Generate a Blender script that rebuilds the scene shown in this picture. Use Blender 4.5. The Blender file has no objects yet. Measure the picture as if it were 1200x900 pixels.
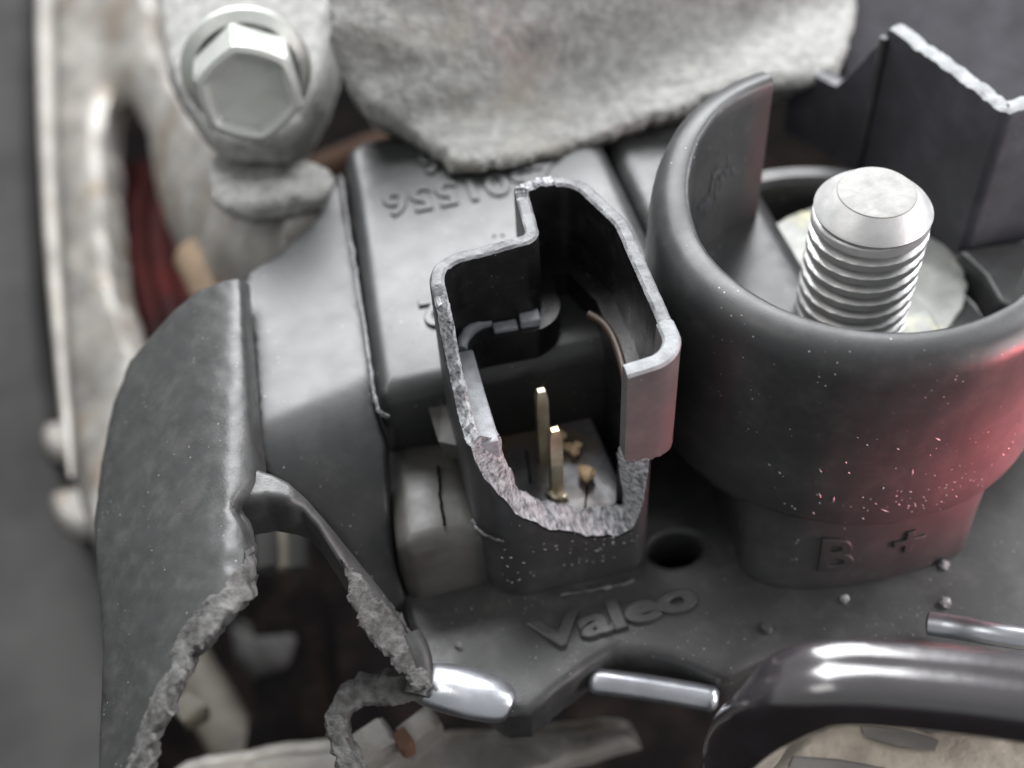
import bpy, bmesh, math, random
import numpy as np
from mathutils import Vector, Matrix, noise
from mathutils.geometry import delaunay_2d_cdt
random.seed(7)
sc = bpy.context.scene
U = 0.01                                   # one millimetre of the real part in scene units

# ------------------------------------------------------------------ camera
FPX, EL, YAW, ROLL, DIST = 1440.0, math.radians(49), math.radians(11), math.radians(4), 96.0
_h = np.array([math.sin(YAW), math.cos(YAW), 0.0]); _up = np.array([0, 0, 1.0])
FW = _h*math.cos(EL) - _up*math.sin(EL)
_r = np.cross(FW, _up); _r /= np.linalg.norm(_r); _u = np.cross(_r, FW)
RT = _r*math.cos(ROLL) - _u*math.sin(ROLL)
UP = _u*math.cos(ROLL) + _r*math.sin(ROLL)
CAM = -FW*DIST
cam = bpy.data.cameras.new('camera'); cam_o = bpy.data.objects.new('camera', cam)
sc.collection.objects.link(cam_o); sc.camera = cam_o
m = Matrix.Identity(4)
for i in range(3):
    m[i][0], m[i][1], m[i][2], m[i][3] = RT[i], UP[i], -FW[i], CAM[i]*U
cam_o.matrix_world = m
cam.sensor_width = 36; cam.lens = FPX/1200*36
cam.clip_start = 0.01; cam.clip_end = 60
cam.dof.use_dof = True; cam.dof.focus_distance = 80*U
cam.dof.aperture_fstop = cam.lens/(2.1*U*1000)

def W(px, py, z):
    """photo pixel seen on the level z (mm) -> point of the place in mm"""
    d = FW + RT*(px-600)/FPX - UP*(py-450)/FPX
    return CAM + d*((z-CAM[2])/d[2])
def Wp(px, py, ax, val):
    d = FW + RT*(px-600)/FPX - UP*(py-450)/FPX
    return CAM + d*((val-CAM[ax])/d[ax])

# ------------------------------------------------------------------ light
world = bpy.data.worlds.new('World'); sc.world = world; world.use_nodes = True
bg = world.node_tree.nodes['Background']
bg.inputs['Color'].default_value = (0.97, 0.985, 1.0, 1); bg.inputs['Strength'].default_value = 0.50
def area(name, loc, target, size, power, col, sy=None):
    l = bpy.data.lights.new(name, 'AREA'); l.energy = power; l.color = col
    l.shape = 'RECTANGLE'; l.size = size*U; l.size_y = (sy or size)*U
    o = bpy.data.objects.new(name, l); sc.collection.objects.link(o)
    o.location = Vector(loc)*U
    o.rotation_euler = (Vector(target)-Vector(loc)).to_track_quat('-Z', 'Y').to_euler()
    return o
area('sky_light', (30, 230, 260), (0, 0, 0), 300, 340, (0.98, 0.985, 1.0), 220)
area('left_light', (-160, -10, 240), (0, 0, 0), 120, 18, (1.0, 0.98, 0.94))
rl = area('red_light', (72, -48, -2), (34, -19, 4), 16, .40, (1.0, 0.14, 0.17), 12); rl.data.spread = math.radians(20)  # added lamp standing in for bounce from an unseen red object
area('right_fill', (185, 15, 115), (10, -8, 4), 90, 34, (.97, .98, 1.0))
area('low_fill', (150, -95, 25), (10, -8, 4), 90, 26, (1.0, .90, .90))
sc.view_settings.view_transform = 'Standard'; sc.view_settings.look = 'None'
sc.view_settings.exposure = 0.0; sc.view_settings.gamma = 1.0; sc.view_settings.use_curve_mapping = False
try:
    sc.cycles.use_denoising = True
except Exception:
    pass

# ------------------------------------------------------------------ materials
def mat(name, base, rough=.5, metal=0., dark=None, nscale=6., bump=.2, bscale=60., bdist=.1,
        dust=0., dustcol=(.35, .34, .32), dscale=14., spec=.5, coat=0., rvar=.1, stretch=None, speck=0., speckcol=(.5, .5, .48), blotch=None):
    m = bpy.data.materials.new(name); m.use_nodes = True
    nt = m.node_tree; N = nt.nodes; L = nt.links; b = N['Principled BSDF']
    nscale *= 3; bscale *= 4.5; dscale *= 3.5
    tc = N.new('ShaderNodeTexCoord'); mp = N.new('ShaderNodeMapping'); L.new(tc.outputs['Object'], mp.inputs[0])
    mp.inputs['Scale'].default_value = stretch or (1, 1, 1)
    def noise_n(scale, detail=4, rough_=.6):
        n = N.new('ShaderNodeTexNoise'); n.inputs['Scale'].default_value = scale
        n.inputs['Detail'].default_value = detail; n.inputs['Roughness'].default_value = rough_
        L.new(mp.outputs[0], n.inputs['Vector']); return n
    def ramp(src, a, c):
        r = N.new('ShaderNodeMapRange'); r.inputs[1].default_value = a; r.inputs[2].default_value = c
        L.new(src, r.inputs[0]); return r.outputs[0]
    def mix(fac, a, c):
        x = N.new('ShaderNodeMix'); x.data_type = 'RGBA'
        L.new(fac, x.inputs[0])
        for sock, v in ((x.inputs[6], a), (x.inputs[7], c)):
            if isinstance(v, tuple): sock.default_value = (*v, 1)
            else: L.new(v, sock)
        return x.outputs[2]
    n1 = noise_n(nscale*1.0)
    dk = dark or tuple(c*.72 for c in base)
    col = mix(ramp(n1.outputs['Fac'], .35, .65), dk, base)
    if blotch:
        n4 = noise_n(blotch[1], 5, .65); col = mix(ramp(n4.outputs['Fac'], blotch[2], blotch[2]+.12), col, blotch[0])
    if dust > 0:
        n2 = noise_n(dscale, 8, .72)
        f = ramp(n2.outputs['Fac'], .48, .80)
        g = N.new('ShaderNodeMath'); g.operation = 'MULTIPLY'; L.new(f, g.inputs[0]); g.inputs[1].default_value = dust
        col = mix(g.outputs[0], col, dustcol)
    if speck > 0:
        v = N.new('ShaderNodeTexVoronoi'); v.inputs['Scale'].default_value = 230; L.new(mp.outputs[0], v.inputs['Vector'])
        n5 = noise_n(28, 2); f1 = ramp(v.outputs['Distance'], .16, .08)
        f2 = ramp(n5.outputs['Fac'], .52, .60)
        sx = N.new('ShaderNodeSeparateColor'); L.new(v.outputs['Color'], sx.inputs[0]); f3 = ramp(sx.outputs[0], .45, .55)
        q = N.new('ShaderNodeMath'); q.operation = 'MULTIPLY'; L.new(f1, q.inputs[0]); L.new(f2, q.inputs[1])
        q2 = N.new('ShaderNodeMath'); q2.operation = 'MULTIPLY'; L.new(q.outputs[0], q2.inputs[0]); L.new(f3, q2.inputs[1])
        q3 = N.new('ShaderNodeMath'); q3.operation = 'MULTIPLY'; L.new(q2.outputs[0], q3.inputs[0]); q3.inputs[1].default_value = speck
        col = mix(q3.outputs[0], col, speckcol)
    L.new(col, b.inputs['Base Color'])
    n3 = noise_n(nscale*2.3, 6)
    r = N.new('ShaderNodeMapRange'); L.new(n3.outputs['Fac'], r.inputs[0])
    r.inputs[1].default_value = .3; r.inputs[2].default_value = .7
    r.inputs[3].default_value = max(.03, rough-rvar); r.inputs[4].default_value = min(1, rough+rvar)
    L.new(r.outputs[0], b.inputs['Roughness'])
    b.inputs['Metallic'].default_value = metal
    b.inputs['Specular IOR Level'].default_value = spec
    if coat: b.inputs['Coat Weight'].default_value = coat
    if bump > 0:
        bn = noise_n(bscale, 6, .65)
        bp = N.new('ShaderNodeBump'); bp.inputs['Strength'].default_value = bump; bp.inputs['Distance'].default_value = bdist*U
        L.new(bn.outputs['Fac'], bp.inputs['Height']); L.new(bp.outputs[0], b.inputs['Normal'])
    return m
M = {}
M['plastic'] = mat('black_moulded_plastic', (.033, .034, .035), .36, bump=.35, bscale=190, bdist=.025, dust=.06, speck=.8, rvar=.05)
M['drum'] = mat('black_satin_plastic', (.036, .037, .039), .42, bump=.3, bscale=150, bdist=.03, dust=.08, speck=.9, rvar=.06)
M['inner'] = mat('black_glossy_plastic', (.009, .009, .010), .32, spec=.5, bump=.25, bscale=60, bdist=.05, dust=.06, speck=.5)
M['floor_plastic'] = mat('worn_grey_plastic', (.12, .12, .13), .26, bump=.25, bscale=30, bdist=.05, dust=.9, dustcol=(.16, .10, .06), dscale=4, blotch=((.13, .085, .05), 9, .5))
M['dusty'] = mat('dusty_black_plastic', (.043, .044, .044), .42, bump=.4, bscale=110, bdist=.05, dust=.20, dustcol=(.22, .21, .20), speck=.6)
M['rim'] = mat('grey_worn_plastic_edge', (.18, .185, .19), .45, dark=(.075, .075, .08), nscale=25, bump=.7, bscale=90, bdist=.12)
M['fracture'] = mat('torn_grey_plastic', (.52, .53, .55), .75, dark=(.09, .09, .10), nscale=110, bump=1., bscale=150, bdist=.16, stretch=(1, .45, 1))
M['crust'] = mat('crumbled_grey_edge', (.15, .148, .145), .7, dark=(.04, .038, .036), nscale=28, bump=1., bscale=60, bdist=.3)
M['cast'] = mat('sand_cast_aluminium', (.40, .40, .385), .55, .35, dark=(.24, .24, .235), nscale=30, bump=1., bscale=48, bdist=.6, blotch=((.26, .24, .20), 5, .60), dust=.5, dustcol=(.40, .39, .35), dscale=16)
M['cast_soft'] = mat('dull_cast_aluminium', (.34, .33, .31), .5, .3, dark=(.19, .18, .165), blotch=((.15, .12, .09), 7, .52), nscale=4, bump=.4, bscale=25, bdist=.4, dust=.5, dustcol=(.46, .40, .32), dscale=4)
M['steel'] = mat('zinc_plated_steel', (.60, .60, .60), .42, .55, dark=(.50, .50, .50), nscale=12, bump=.25, bscale=110, bdist=.04, dust=.25, dustcol=(.40, .30, .22), dscale=10)
M['stud_top'] = mat('rough_cut_steel', (.29, .29, .28), .65, .1, dark=(.22, .22, .21), nscale=30, bump=.5, bscale=70, bdist=.08)
M['washer'] = mat('stained_washer_metal', (.28, .285, .27), .5, .4, dark=(.17, .175, .17), nscale=10, bump=.7, bscale=70, bdist=.12, blotch=((.40, .39, .26), 22, .56))
M['bolt'] = mat('dull_zinc_bolt', (.46, .47, .45), .40, .5, dark=(.48, .50, .47), nscale=6, bump=.25, bscale=30, bdist=.15, dust=.4, dustcol=(.34, .31, .24), dscale=6)
M['brass'] = mat('tinned_brass', (.78, .72, .56), .34, .8, dark=(.50, .42, .28), nscale=14, bump=.3, bscale=60, bdist=.05)
M['crumb'] = mat('tan_corrosion', (.80, .62, .40), .85, dark=(.58, .40, .24), nscale=40, bump=.8, bscale=90, bdist=.15)
M['red'] = mat('red_brown_varnish', (.055, .006, .005), .8, spec=.2, bump=.2, bscale=12, dark=(.012, .003, .003), nscale=3)
M['beige'] = mat('pale_tan_resin', (.24, .17, .11), .8, bump=.3, bscale=20)
M['slate'] = mat('slate_blue_plastic', (.040, .040, .048), .5, bump=.3, bscale=60, bdist=.06, dust=.3, dustcol=(.14, .14, .17), dscale=5)
M['bar'] = mat('bright_steel_bar', (.52, .54, .58), .36, .9, dark=(.36, .37, .40), nscale=5, bump=.1)
M['hose'] = mat('glossy_black_tube', (.035, .032, .036), .22, 0, dark=(.025, .022, .024), spec=1., coat=.8, bump=.15, bscale=12, bdist=.2, rvar=.04)
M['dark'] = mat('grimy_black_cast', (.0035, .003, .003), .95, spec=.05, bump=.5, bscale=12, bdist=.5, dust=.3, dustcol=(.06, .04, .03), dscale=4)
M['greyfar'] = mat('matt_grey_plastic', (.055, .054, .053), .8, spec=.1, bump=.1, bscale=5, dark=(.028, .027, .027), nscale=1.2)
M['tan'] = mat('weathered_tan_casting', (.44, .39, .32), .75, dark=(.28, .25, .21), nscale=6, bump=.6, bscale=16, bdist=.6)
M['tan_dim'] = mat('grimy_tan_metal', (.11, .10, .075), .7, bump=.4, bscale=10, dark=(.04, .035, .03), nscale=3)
M['rust'] = mat('dark_rust_brown', (.035, .018, .011), .9, spec=.2, bump=.4, bscale=10)
M['label_dark'] = mat('dark_stained_recess', (.16, .15, .14), .7, bump=.2)
M['copper'] = mat('orange_copper', (.16, .085, .055), .7, .2, bump=.2)

# ------------------------------------------------------------------ objects
def link(name, verts, faces, material, parent=None, smooth=True, angle=35):
    me = bpy.data.meshes.new(name)
    me.from_pydata([tuple(float(c)*U for c in v) for v in verts], [], [tuple(f) for f in faces])
    me.validate(); me.update()
    bm = bmesh.new(); bm.from_mesh(me); bmesh.ops.recalc_face_normals(bm, faces=bm.faces)
    for f in bm.faces: f.smooth = smooth
    if smooth:
        for e in bm.edges:
            if len(e.link_faces) == 2 and e.calc_face_angle(0) > math.radians(angle): e.smooth = False
    bm.to_mesh(me); bm.free()
    me.materials.append(material)
    o = bpy.data.objects.new(name, me); sc.collection.objects.link(o)
    if parent is not None:
        o.parent = parent; o.matrix_parent_inverse = Matrix.Translation(-Vector(parent.location))
    return o
def tag(o, label, cat, group=None):
    o['label'] = label; o['category'] = cat
    if group: o['group'] = group
    return o
def empty(name, loc, label, cat, group=None):
    o = bpy.data.objects.new(name, None); sc.collection.objects.link(o); o.location = Vector(loc)*U
    o.empty_display_size = .02
    return tag(o, label, cat, group)
def structure(o): o['kind'] = 'structure'; return o

def nz(x, y, z=0., s=1., seed=0.):
    return noise.noise(Vector((x*s+seed, y*s-seed*.7, z*s+seed*.3)))
def resample(pts, step, closed=True):
    pts = [np.array(p, float) for p in pts]; out = []
    n = len(pts)
    for i in range(n if closed else n-1):
        a, b = pts[i], pts[(i+1) % n]; L = np.linalg.norm((b-a)[:2]); k = max(1, int(round(L/step)))
        for j in range(k): out.append(a+(b-a)*j/k)
    if not closed: out.append(pts[-1])
    return out
def smooth_loop(pts, it=2, closed=True):
    pts = [np.array(p, float) for p in pts]
    for _ in range(it):
        q = []; n = len(pts)
        if not closed: q.append(pts[0])
        for i in range(n if closed else n-1):
            a, b = pts[i], pts[(i+1) % n]; q += [a*.75+b*.25, a*.25+b*.75]
        if not closed: q.append(pts[-1])
        pts = q
    return pts
def dist_poly(P, loops):
    P = np.asarray(P, float); best = np.full(len(P), 1e9)
    for lp in loops:
        A = np.asarray(lp, float)[:, :2]; B = np.roll(A, -1, 0)
        for a, b in zip(A, B):
            ab = b-a; t = np.clip(((P-a)@ab)/max(ab@ab, 1e-12), 0, 1)
            d = np.hypot(*(P-(a+t[:, None]*ab)).T); best = np.minimum(best, d)
    return best
def sheet(name, loops, fz, thick, material, parent=None, grid=8., rnd=0., rdrop=0., rough=0., rscale=1., px=True, step=None, smooth_it=0, jag=0., jagfrom=None, bottom=None, angle=40, back=True):
    """solid slab: outline loops (first the outside, then holes), top level fz(u, v), rounded edge of width rnd and drop rdrop.
    px=True: outline measured on the photograph and carried to its level in the place; False: outline in mm."""
    step = step or grid
    L2 = []
    for k, lp in enumerate(loops):
        if smooth_it: lp = smooth_loop(lp, smooth_it)
        lp = resample(lp, step)
        if jag:
            q = []
            for i, p in enumerate(lp):
                a = jag*(1 if jagfrom is None else jagfrom(p[0], p[1]))
                q.append(p+np.array([nz(p[0], p[1], 3, .9/step, 1)*a+nz(p[0], p[1], 3, .25/step, 7)*a*1.3,
                                     nz(p[0], p[1], 9, .9/step, 4)*a+nz(p[0], p[1], 9, .25/step, 3)*a*1.3]))
            lp = q
        L2.append([p[:2] for p in lp])
    allp = np.array(L2[0]); x0, y0 = allp.min(0); x1, y1 = allp.max(0)
    pts = [p for lp in L2 for p in lp]; edges = []; k = 0
    for lp in L2:
        n = len(lp); edges += [(k+i, k+(i+1) % n) for i in range(n)]; k += n
    nb = len(pts)
    gx = np.arange(x0+grid*.5, x1, grid); gy = np.arange(y0+grid*.5, y1, grid*.87)
    G = np.array([(x+(grid*.5 if j % 2 else 0), y) for j, y in enumerate(gy) for x in gx])
    if rnd and grid > rnd*.45:   # inner rings so that the rounding has rows to bend on
        pass
    if len(G):
        d = dist_poly(G, L2); G = G[d > grid*.4]
    if rnd:
        ring = []
        for lp in L2:
            A = np.array(lp); T = np.roll(A, -1, 0)-np.roll(A, 1, 0); T /= np.maximum(np.hypot(*T.T)[:, None], 1e-9)
            Nn = np.c_[-T[:, 1], T[:, 0]]
            for s in (1, -1):
                for fr in (.12, .32, .62, 1.0):
                    Q = A+Nn*s*rnd*fr; dq = dist_poly(Q, L2); ring.append(Q[(dq > rnd*fr*.93)])
        R_ = np.concatenate(ring)
        if len(G):
            d = dist_poly(G, L2); G = G[d > rnd*1.1]
            G = np.concatenate([G, R_])
        else: G = R_
    allv = [Vector((float(p[0]), float(p[1]))) for p in pts]+[Vector((float(p[0]), float(p[1]))) for p in G]
    # drop points that coincide closely
    res = delaunay_2d_cdt(allv, edges, [], 1 if len(L2) == 1 else 1, 1e-4)
    vo, eo, fo, ov, oe, of = res
    P = np.array([(v.x, v.y) for v in vo])
    if len(L2) > 1:     # clear the holes
        def inside(p, lp):
            c = False; n = len(lp)
            for i in range(n):
                a, b = lp[i], lp[(i+1) % n]
                if (a[1] > p[1]) != (b[1] > p[1]) and p[0] < (b[0]-a[0])*(p[1]-a[1])/(b[1]-a[1])+a[0]: c = not c
            return c
        fo = [f for f in fo if not any(inside(P[list(f)].mean(0), lp) for lp in L2[1:])]
    used = sorted({i for f in fo for i in f}); mp = {u: i for i, u in enumerate(used)}
    P = P[used]; F = [tuple(mp[i] for i in f) for f in fo]
    d = dist_poly(P, L2)
    V = []; Vb = []
    for (u, v), dd in zip(P, d):
        z = fz(u, v)
        if px: w = W(u, v, z)
        else: w = np.array([u, v, z])
        x, y, z = w
        if rnd:
            t = max(0., 1-dd/rnd); z -= rdrop*(1-math.sqrt(max(0, 1-t*t)))
        if rough:
            k = rough
            z += k*(nz(x, y, 0, rscale)+.5*nz(x, y, 5, rscale*2.3)+.3*nz(x, y, 9, rscale*5))
            x += k*.4*nz(x, y, 20, rscale*1.5); y += k*.4*nz(x, y, 30, rscale*1.5)
        V.append((x, y, z)); Vb.append(((x, y, (z-thick) if bottom is None else bottom) if not (px and back) else (x+FW[0]*thick, y+FW[1]*thick, z+FW[2]*thick)))
    n = len(V); faces = [tuple(f) for f in F]+[tuple(n+i for i in reversed(f)) for f in F]
    ec = {}
    for f in F:
        for i in range(len(f)):
            a, b = f[i], f[(i+1) % len(f)]; ec.setdefault((min(a, b), max(a, b)), []).append((a, b))
    # side wall in rows
    rows = max(1, int(thick/2)) if bottom is None else 4
    allV = list(V)+list(Vb); idx = {}
    bnd = [e[0] for e in ec.values() if len(e) == 1]
    for a, b in bnd:
        for q in (a, b):
            if q not in idx:
                col = [q]
                for r in range(1, rows):
                    t = r/rows; col.append(len(allV)); allV.append(tuple(V[q][c]*(1-t)+Vb[q][c]*t for c in range(3)))
                col.append(n+q); idx[q] = col
        for r in range(rows):
            faces.append((idx[b][r], idx[a][r], idx[a][r+1], idx[b][r+1]))
    return link(name, allV, faces, material, parent, angle=angle)

def loft(name, rings, material, parent=None, close=False, cap=False, closed_ring=True, angle=35):
    n = len(rings[0]); V = [tuple(p) for r in rings for p in r]; F = []
    m_ = len(rings)
    for i in range(m_ if close else m_-1):
        a = i*n; b = ((i+1) % m_)*n
        for j in range(n if closed_ring else n-1):
            k = (j+1) % n; F.append((a+j, a+k, b+k, b+j))
    if cap:
        F.append(tuple(range(n))); F.append(tuple((m_-1)*n+j for j in reversed(range(n))))
    return link(name, V, F, material, parent, angle=angle)
def lathe(name, prof, c, material, parent=None, n=96, a0=0., a1=360., close_prof=False, jitter=None, angle=35):
    full = abs(a1-a0) >= 359.9; rings = []
    for i in range(n if full else n+1):
        a = math.radians(a0+(a1-a0)*i/n); rings.append([(c[0]+r*math.cos(a), c[1]+r*math.sin(a), z) for r, z in prof])
    if jitter: rings = [[jitter(p) for p in r] for r in rings]
    k = len(prof); V = [p for r in rings for p in r]; F = []
    R_ = len(rings)
    for i in range(R_ if full else R_-1):
        for j in range(k if close_prof else k-1):
            a, b = i*k, ((i+1) % R_)*k; l = (j+1) % k; F.append((a+j, b+j, b+l, a+l))
    if close_prof and not full:
        F.append(tuple(range(k))); F.append(tuple((R_-1)*k+j for j in reversed(range(k))))
    return link(name, V, F, material, parent, angle=angle)
def tube(name, pts, rad, material, parent=None, n=16, it=3, shape=None, rough=0., closed=False, flat=1., angle=50):
    P = smooth_loop(pts, it, closed); P = [np.array(p, float) for p in P]; rings = []
    for i, p in enumerate(P):
        t = P[min(i+1, len(P)-1)]-P[max(i-1, 0)]
        if closed: t = P[(i+1) % len(P)]-P[i-1]
        t /= max(np.linalg.norm(t), 1e-9)
        s = np.cross(t, [0, 0, 1.]); s /= max(np.linalg.norm(s), 1e-9); u = np.cross(s, t)
        r = rad(i/(len(P)-1)) if callable(rad) else rad
        ring = []
        for j in range(n):
            a = 2*math.pi*j/n; k = r*(shape(a) if shape else 1)
            q = p+s*math.cos(a)*k+u*math.sin(a)*k*flat
            if rough:
                q = q+np.array([nz(*q, .9, 1), nz(*q, .9, 5), nz(*q, .9, 9)])*rough+np.array([nz(*q, 2.6, 1), nz(*q, 2.6, 5), nz(*q, 2.6, 9)])*rough*.7+np.array([nz(*q, 7, 1), nz(*q, 7, 5), nz(*q, 7, 9)])*rough*.4
            ring.append(q)
        rings.append(ring)
    return loft(name, rings, material, parent, close=closed, cap=not closed, angle=angle)
def box(name, c, size, material, parent=None, bev=.15, rot=None, jag=0.):
    bm = bmesh.new(); bmesh.ops.create_cube(bm, size=1)
    for v in bm.verts: v.co = Vector((v.co.x*size[0], v.co.y*size[1], v.co.z*size[2]))
    bmesh.ops.bevel(bm, geom=list(bm.edges), offset=bev, segments=2, affect='EDGES', profile=.6)
    R_ = rot or Matrix.Identity(3)
    V = []
    for v in bm.verts:
        q = R_ @ v.co + Vector(c)
        if jag: q += Vector((nz(*q, 2, 1), nz(*q, 2, 3), nz(*q, 2, 6)))*jag
        V.append(tuple(q))
    F = [tuple(v.index for v in f.verts) for f in bm.faces]; bm.free()
    return link(name, V, F, material, parent, angle=60)
def text(name, body, loc, size, rot, material, parent, extrude=.18, offset=.05, shear=0., sx=1.):
    cu = bpy.data.curves.new(name, 'FONT'); cu.body = body; cu.size = size; cu.extrude = extrude
    cu.bevel_depth = .10; cu.bevel_resolution = 2; cu.offset = offset; cu.align_x = 'LEFT'; cu.shear = shear; cu.resolution_u = 4
    t = bpy.data.objects.new(name, cu); sc.collection.objects.link(t)
    bpy.context.view_layer.update()
    me0 = t.evaluated_get(bpy.context.evaluated_depsgraph_get()).to_mesh()
    R_ = rot; V = [tuple(R_ @ Vector((v.co.x*sx, v.co.y, v.co.z)) + Vector(loc)) for v in me0.vertices]
    F = [tuple(p.vertices) for p in me0.polygons]
    t.evaluated_get(bpy.context.evaluated_depsgraph_get()).to_mesh_clear()
    bpy.data.objects.remove(t)
    return link(name, V, F, material, parent, angle=30)
Rz = lambda d: Matrix.Rotation(math.radians(d), 3, 'Z')
Rx = lambda d: Matrix.Rotation(math.radians(d), 3, 'X')
def rpoly(vr, n=8):
    """polygon with rounded corners: [(x, y, r)]"""
    out = []; N_ = len(vr)
    for i in range(N_):
        p = np.array(vr[i][:2]); r = vr[i][2]; a = np.array(vr[i-1][:2]); b = np.array(vr[(i+1) % N_][:2])
        u = (a-p)/np.linalg.norm(a-p); v = (b-p)/np.linalg.norm(b-p)
        th = math.acos(max(-1, min(1, u@v))); t = r/math.tan(th/2)
        A, B = p+u*t, p+v*t; bis = (u+v)/np.linalg.norm(u+v); c = p+bis*r/math.sin(th/2)
        a0 = math.atan2(*(A-c)[::-1]); a1 = math.atan2(*(B-c)[::-1]); da = (a1-a0+math.pi) % (2*math.pi)-math.pi
        out += [c+r*np.array([math.cos(a0+da*k/n), math.sin(a0+da*k/n)]) for k in range(n+1)]
    return out

# ================================================================== THE SETTING
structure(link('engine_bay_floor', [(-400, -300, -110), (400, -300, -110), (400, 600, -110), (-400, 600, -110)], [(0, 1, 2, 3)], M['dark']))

# ================================================================== VOLTAGE REGULATOR
PZ = -6.5
reg = empty('voltage_regulator', (5, -5, PZ-3), 'black plastic regulator with an open plug socket, its front wall torn away', 'regulator')
plate_px = [(452, 600), (462, 650), (470, 700), (484, 745), (497, 790), (560, 815), (598, 836), (622, 834), (655, 808), (690, 781), (722, 763), (765, 764), (810, 778), (850, 792), (885, 778), (930, 762), (980, 768)]
outl = [W(x, y, PZ)[:2] for x, y in plate_px]+[np.array(p) for p in [(22, -31), (52, -33), (56, 22), (-9, 22), (-11, 0)]]
def ell(cx, cy, a, b, n=20, rot=0):
    r = math.radians(rot)
    return [np.array([cx+a*math.cos(t)*math.cos(r)-b*math.sin(t)*math.sin(r), cy+a*math.cos(t)*math.sin(r)+b*math.sin(t)*math.cos(r)]) for t in [2*math.pi*i/n for i in range(n)]]
hole = W(792, 642, PZ)
sheet('base_plate', [outl, ell(hole[0], hole[1], 2.05, 1.45)], lambda x, y: PZ+.12*nz(x, y, 0, .25), 3.2, M['dusty'], reg, grid=1.4, rnd=.7, rdrop=.6, px=False, step=.6, jag=.10)
lathe('hole_shade_cup', [(2.4, PZ-2.9), (2.5, PZ-5), (.01, PZ-5.2)], hole, M['dark'], reg, n=24)  # near-black cup added under the hole, its shade put into the colour
# a lower skirt bevel along the front edge
# raised block with the part number
blk = rpoly([(-10.6, -4.2, .9), (12.9, -4.2, .6), (12.9, 25, 2.2), (-8.5, 25, 2.2)], 8)
sheet('raised_block', [blk], lambda x, y: 7-.010*max(0, 3-y)**2, 0, M['plastic'], reg, grid=1.2, rnd=1.3, rdrop=1.2, px=False, step=.8, bottom=PZ)
side = rpoly([(13.4, -6, .6), (24, -6, .6), (24, 26, 1.5), (13.4, 26, 2)], 6)
sheet('side_block', [side], lambda x, y: 6.2-.02*(x-14), 0, M['plastic'], reg, grid=1.2, rnd=1.6, rdrop=1.6, px=False, step=.8, bottom=PZ)
# moulding burr along the left edge of the block
burr = [W(399, 205, 6.5), W(408, 265, 6.9), W(417, 320, 7.), W(428, 390, 7.), W(437, 450, 6.8), W(441, 476, 6.6), W(447, 486, 6.2), W(455, 488, 5.8)]
tube('mould_burr', burr, .17, M['rim'], reg, n=8, rough=.10)
# ledge in front of the block
led = rpoly([(-11.6, -13, 1.2), (-5.2, -13, .3), (-5.2, -3.6, .3), (-10.9, -3.6, .4)], 6)
M['ledge_sheen'] = mat('pale_sheen_plastic', (.085, .083, .08), .45, dark=(.05, .048, .045), nscale=6, bump=.3, bscale=60, bdist=.06, blotch=((.10, .06, .04), 14, .6))  # paler base: the sky's reflection on the ledge put into the colour
sheet('front_ledge', [led], lambda x, y: .3+.25*math.sin((x+11)*.9), 0, M['ledge_sheen'], reg, grid=.9, rnd=1.2, rdrop=1.2, px=False, step=.6, bottom=PZ)
crack = [W(513, 545, .62), W(515, 565, .62), W(516, 590, .62), W(522, 615, .62)]
tube('crack_line', crack, .10, M['dark'], reg, n=6, rough=.12)
# raised characters
text('part_number', '2501556', W(650, 191, 7.0)+np.array([0, 0, 0.02]), 4.1, Rz(180-.5), M['plastic'], reg, extrude=.10, offset=.0, sx=1.03)
text('mould_mark', '6', W(515, 177, 7.0)+np.array([0, 0, .06]), 4.1, Rz(180), M['plastic'], reg, extrude=.16, offset=.02)
text('mould_mark', '2', W(520, 350, 7.0)+np.array([0, 0, 0.0]), 4.0, Rz(180-2), M['plastic'], reg, extrude=.14, offset=.02)
for px_, py_ in ((579, 277), (589, 276)):
    w = W(px_, py_, 7.0); lathe('vent_dot', [(0.01, 7.02), (.13, 7.05), (.17, 6.95)], w, M['dark'], reg, n=10)
text('maker_name', 'Valeo', W(634, 764, PZ)+np.array([0, 0, .02]), 3.2, Rz(2.5), M['dusty'], reg, extrude=.30, offset=.07, sx=1.66)
for (px_, py_, z_) in ((1048, 250, 0),): pass
w = W(897, 737, PZ); lathe('locating_pip', [(0, PZ+.5), (.35, PZ+.45), (.5, PZ+.1), (.55, PZ-.1)], w, M['dusty'], reg, n=18)
lathe('locating_pip', [(0, PZ+.42), (.22, PZ+.38), (.35, PZ-.05)], W(538, 758, PZ), M['rim'], reg, n=14)

# --- plug socket shell -------------------------------------------------
ZL = 9.3                                     # level of the inner ledge
loop_u = rpoly([(-5.8, -14.9, 3.3), (8.35, -14.9, 2.3), (8.55, -1.6, 3.4), (6.6, 4.1, 2.6), (1.7, 3.6, .9), (1.35, -1.25, .25), (-5.8, -1.1, 3.0)], 10)
loop_u = resample([np.array(p) for p in loop_u], .22)
def shell_loop():
    A = np.array(loop_u); T = np.roll(A, -1, 0)-np.roll(A, 1, 0); T /= np.hypot(*T.T)[:, None]
    Nn = np.c_[-T[:, 1], T[:, 0]]
    ar = .5*np.sum(A[:, 0]*np.roll(A[:, 1], -1)-np.roll(A[:, 0], -1)*A[:, 1])
    if ar < 0: Nn = -Nn
    for _ in range(3): Nn = (Nn+np.roll(Nn, 1, 0)+np.roll(Nn, -1, 0)); Nn /= np.hypot(*Nn.T)[:, None]
    return A, Nn            # Nn points inwards
A_, N_in = shell_loop()
def interp(x, pts):
    xs = [p[0] for p in pts]; ys = [p[1] for p in pts]; return float(np.interp(x, xs, ys))
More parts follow.
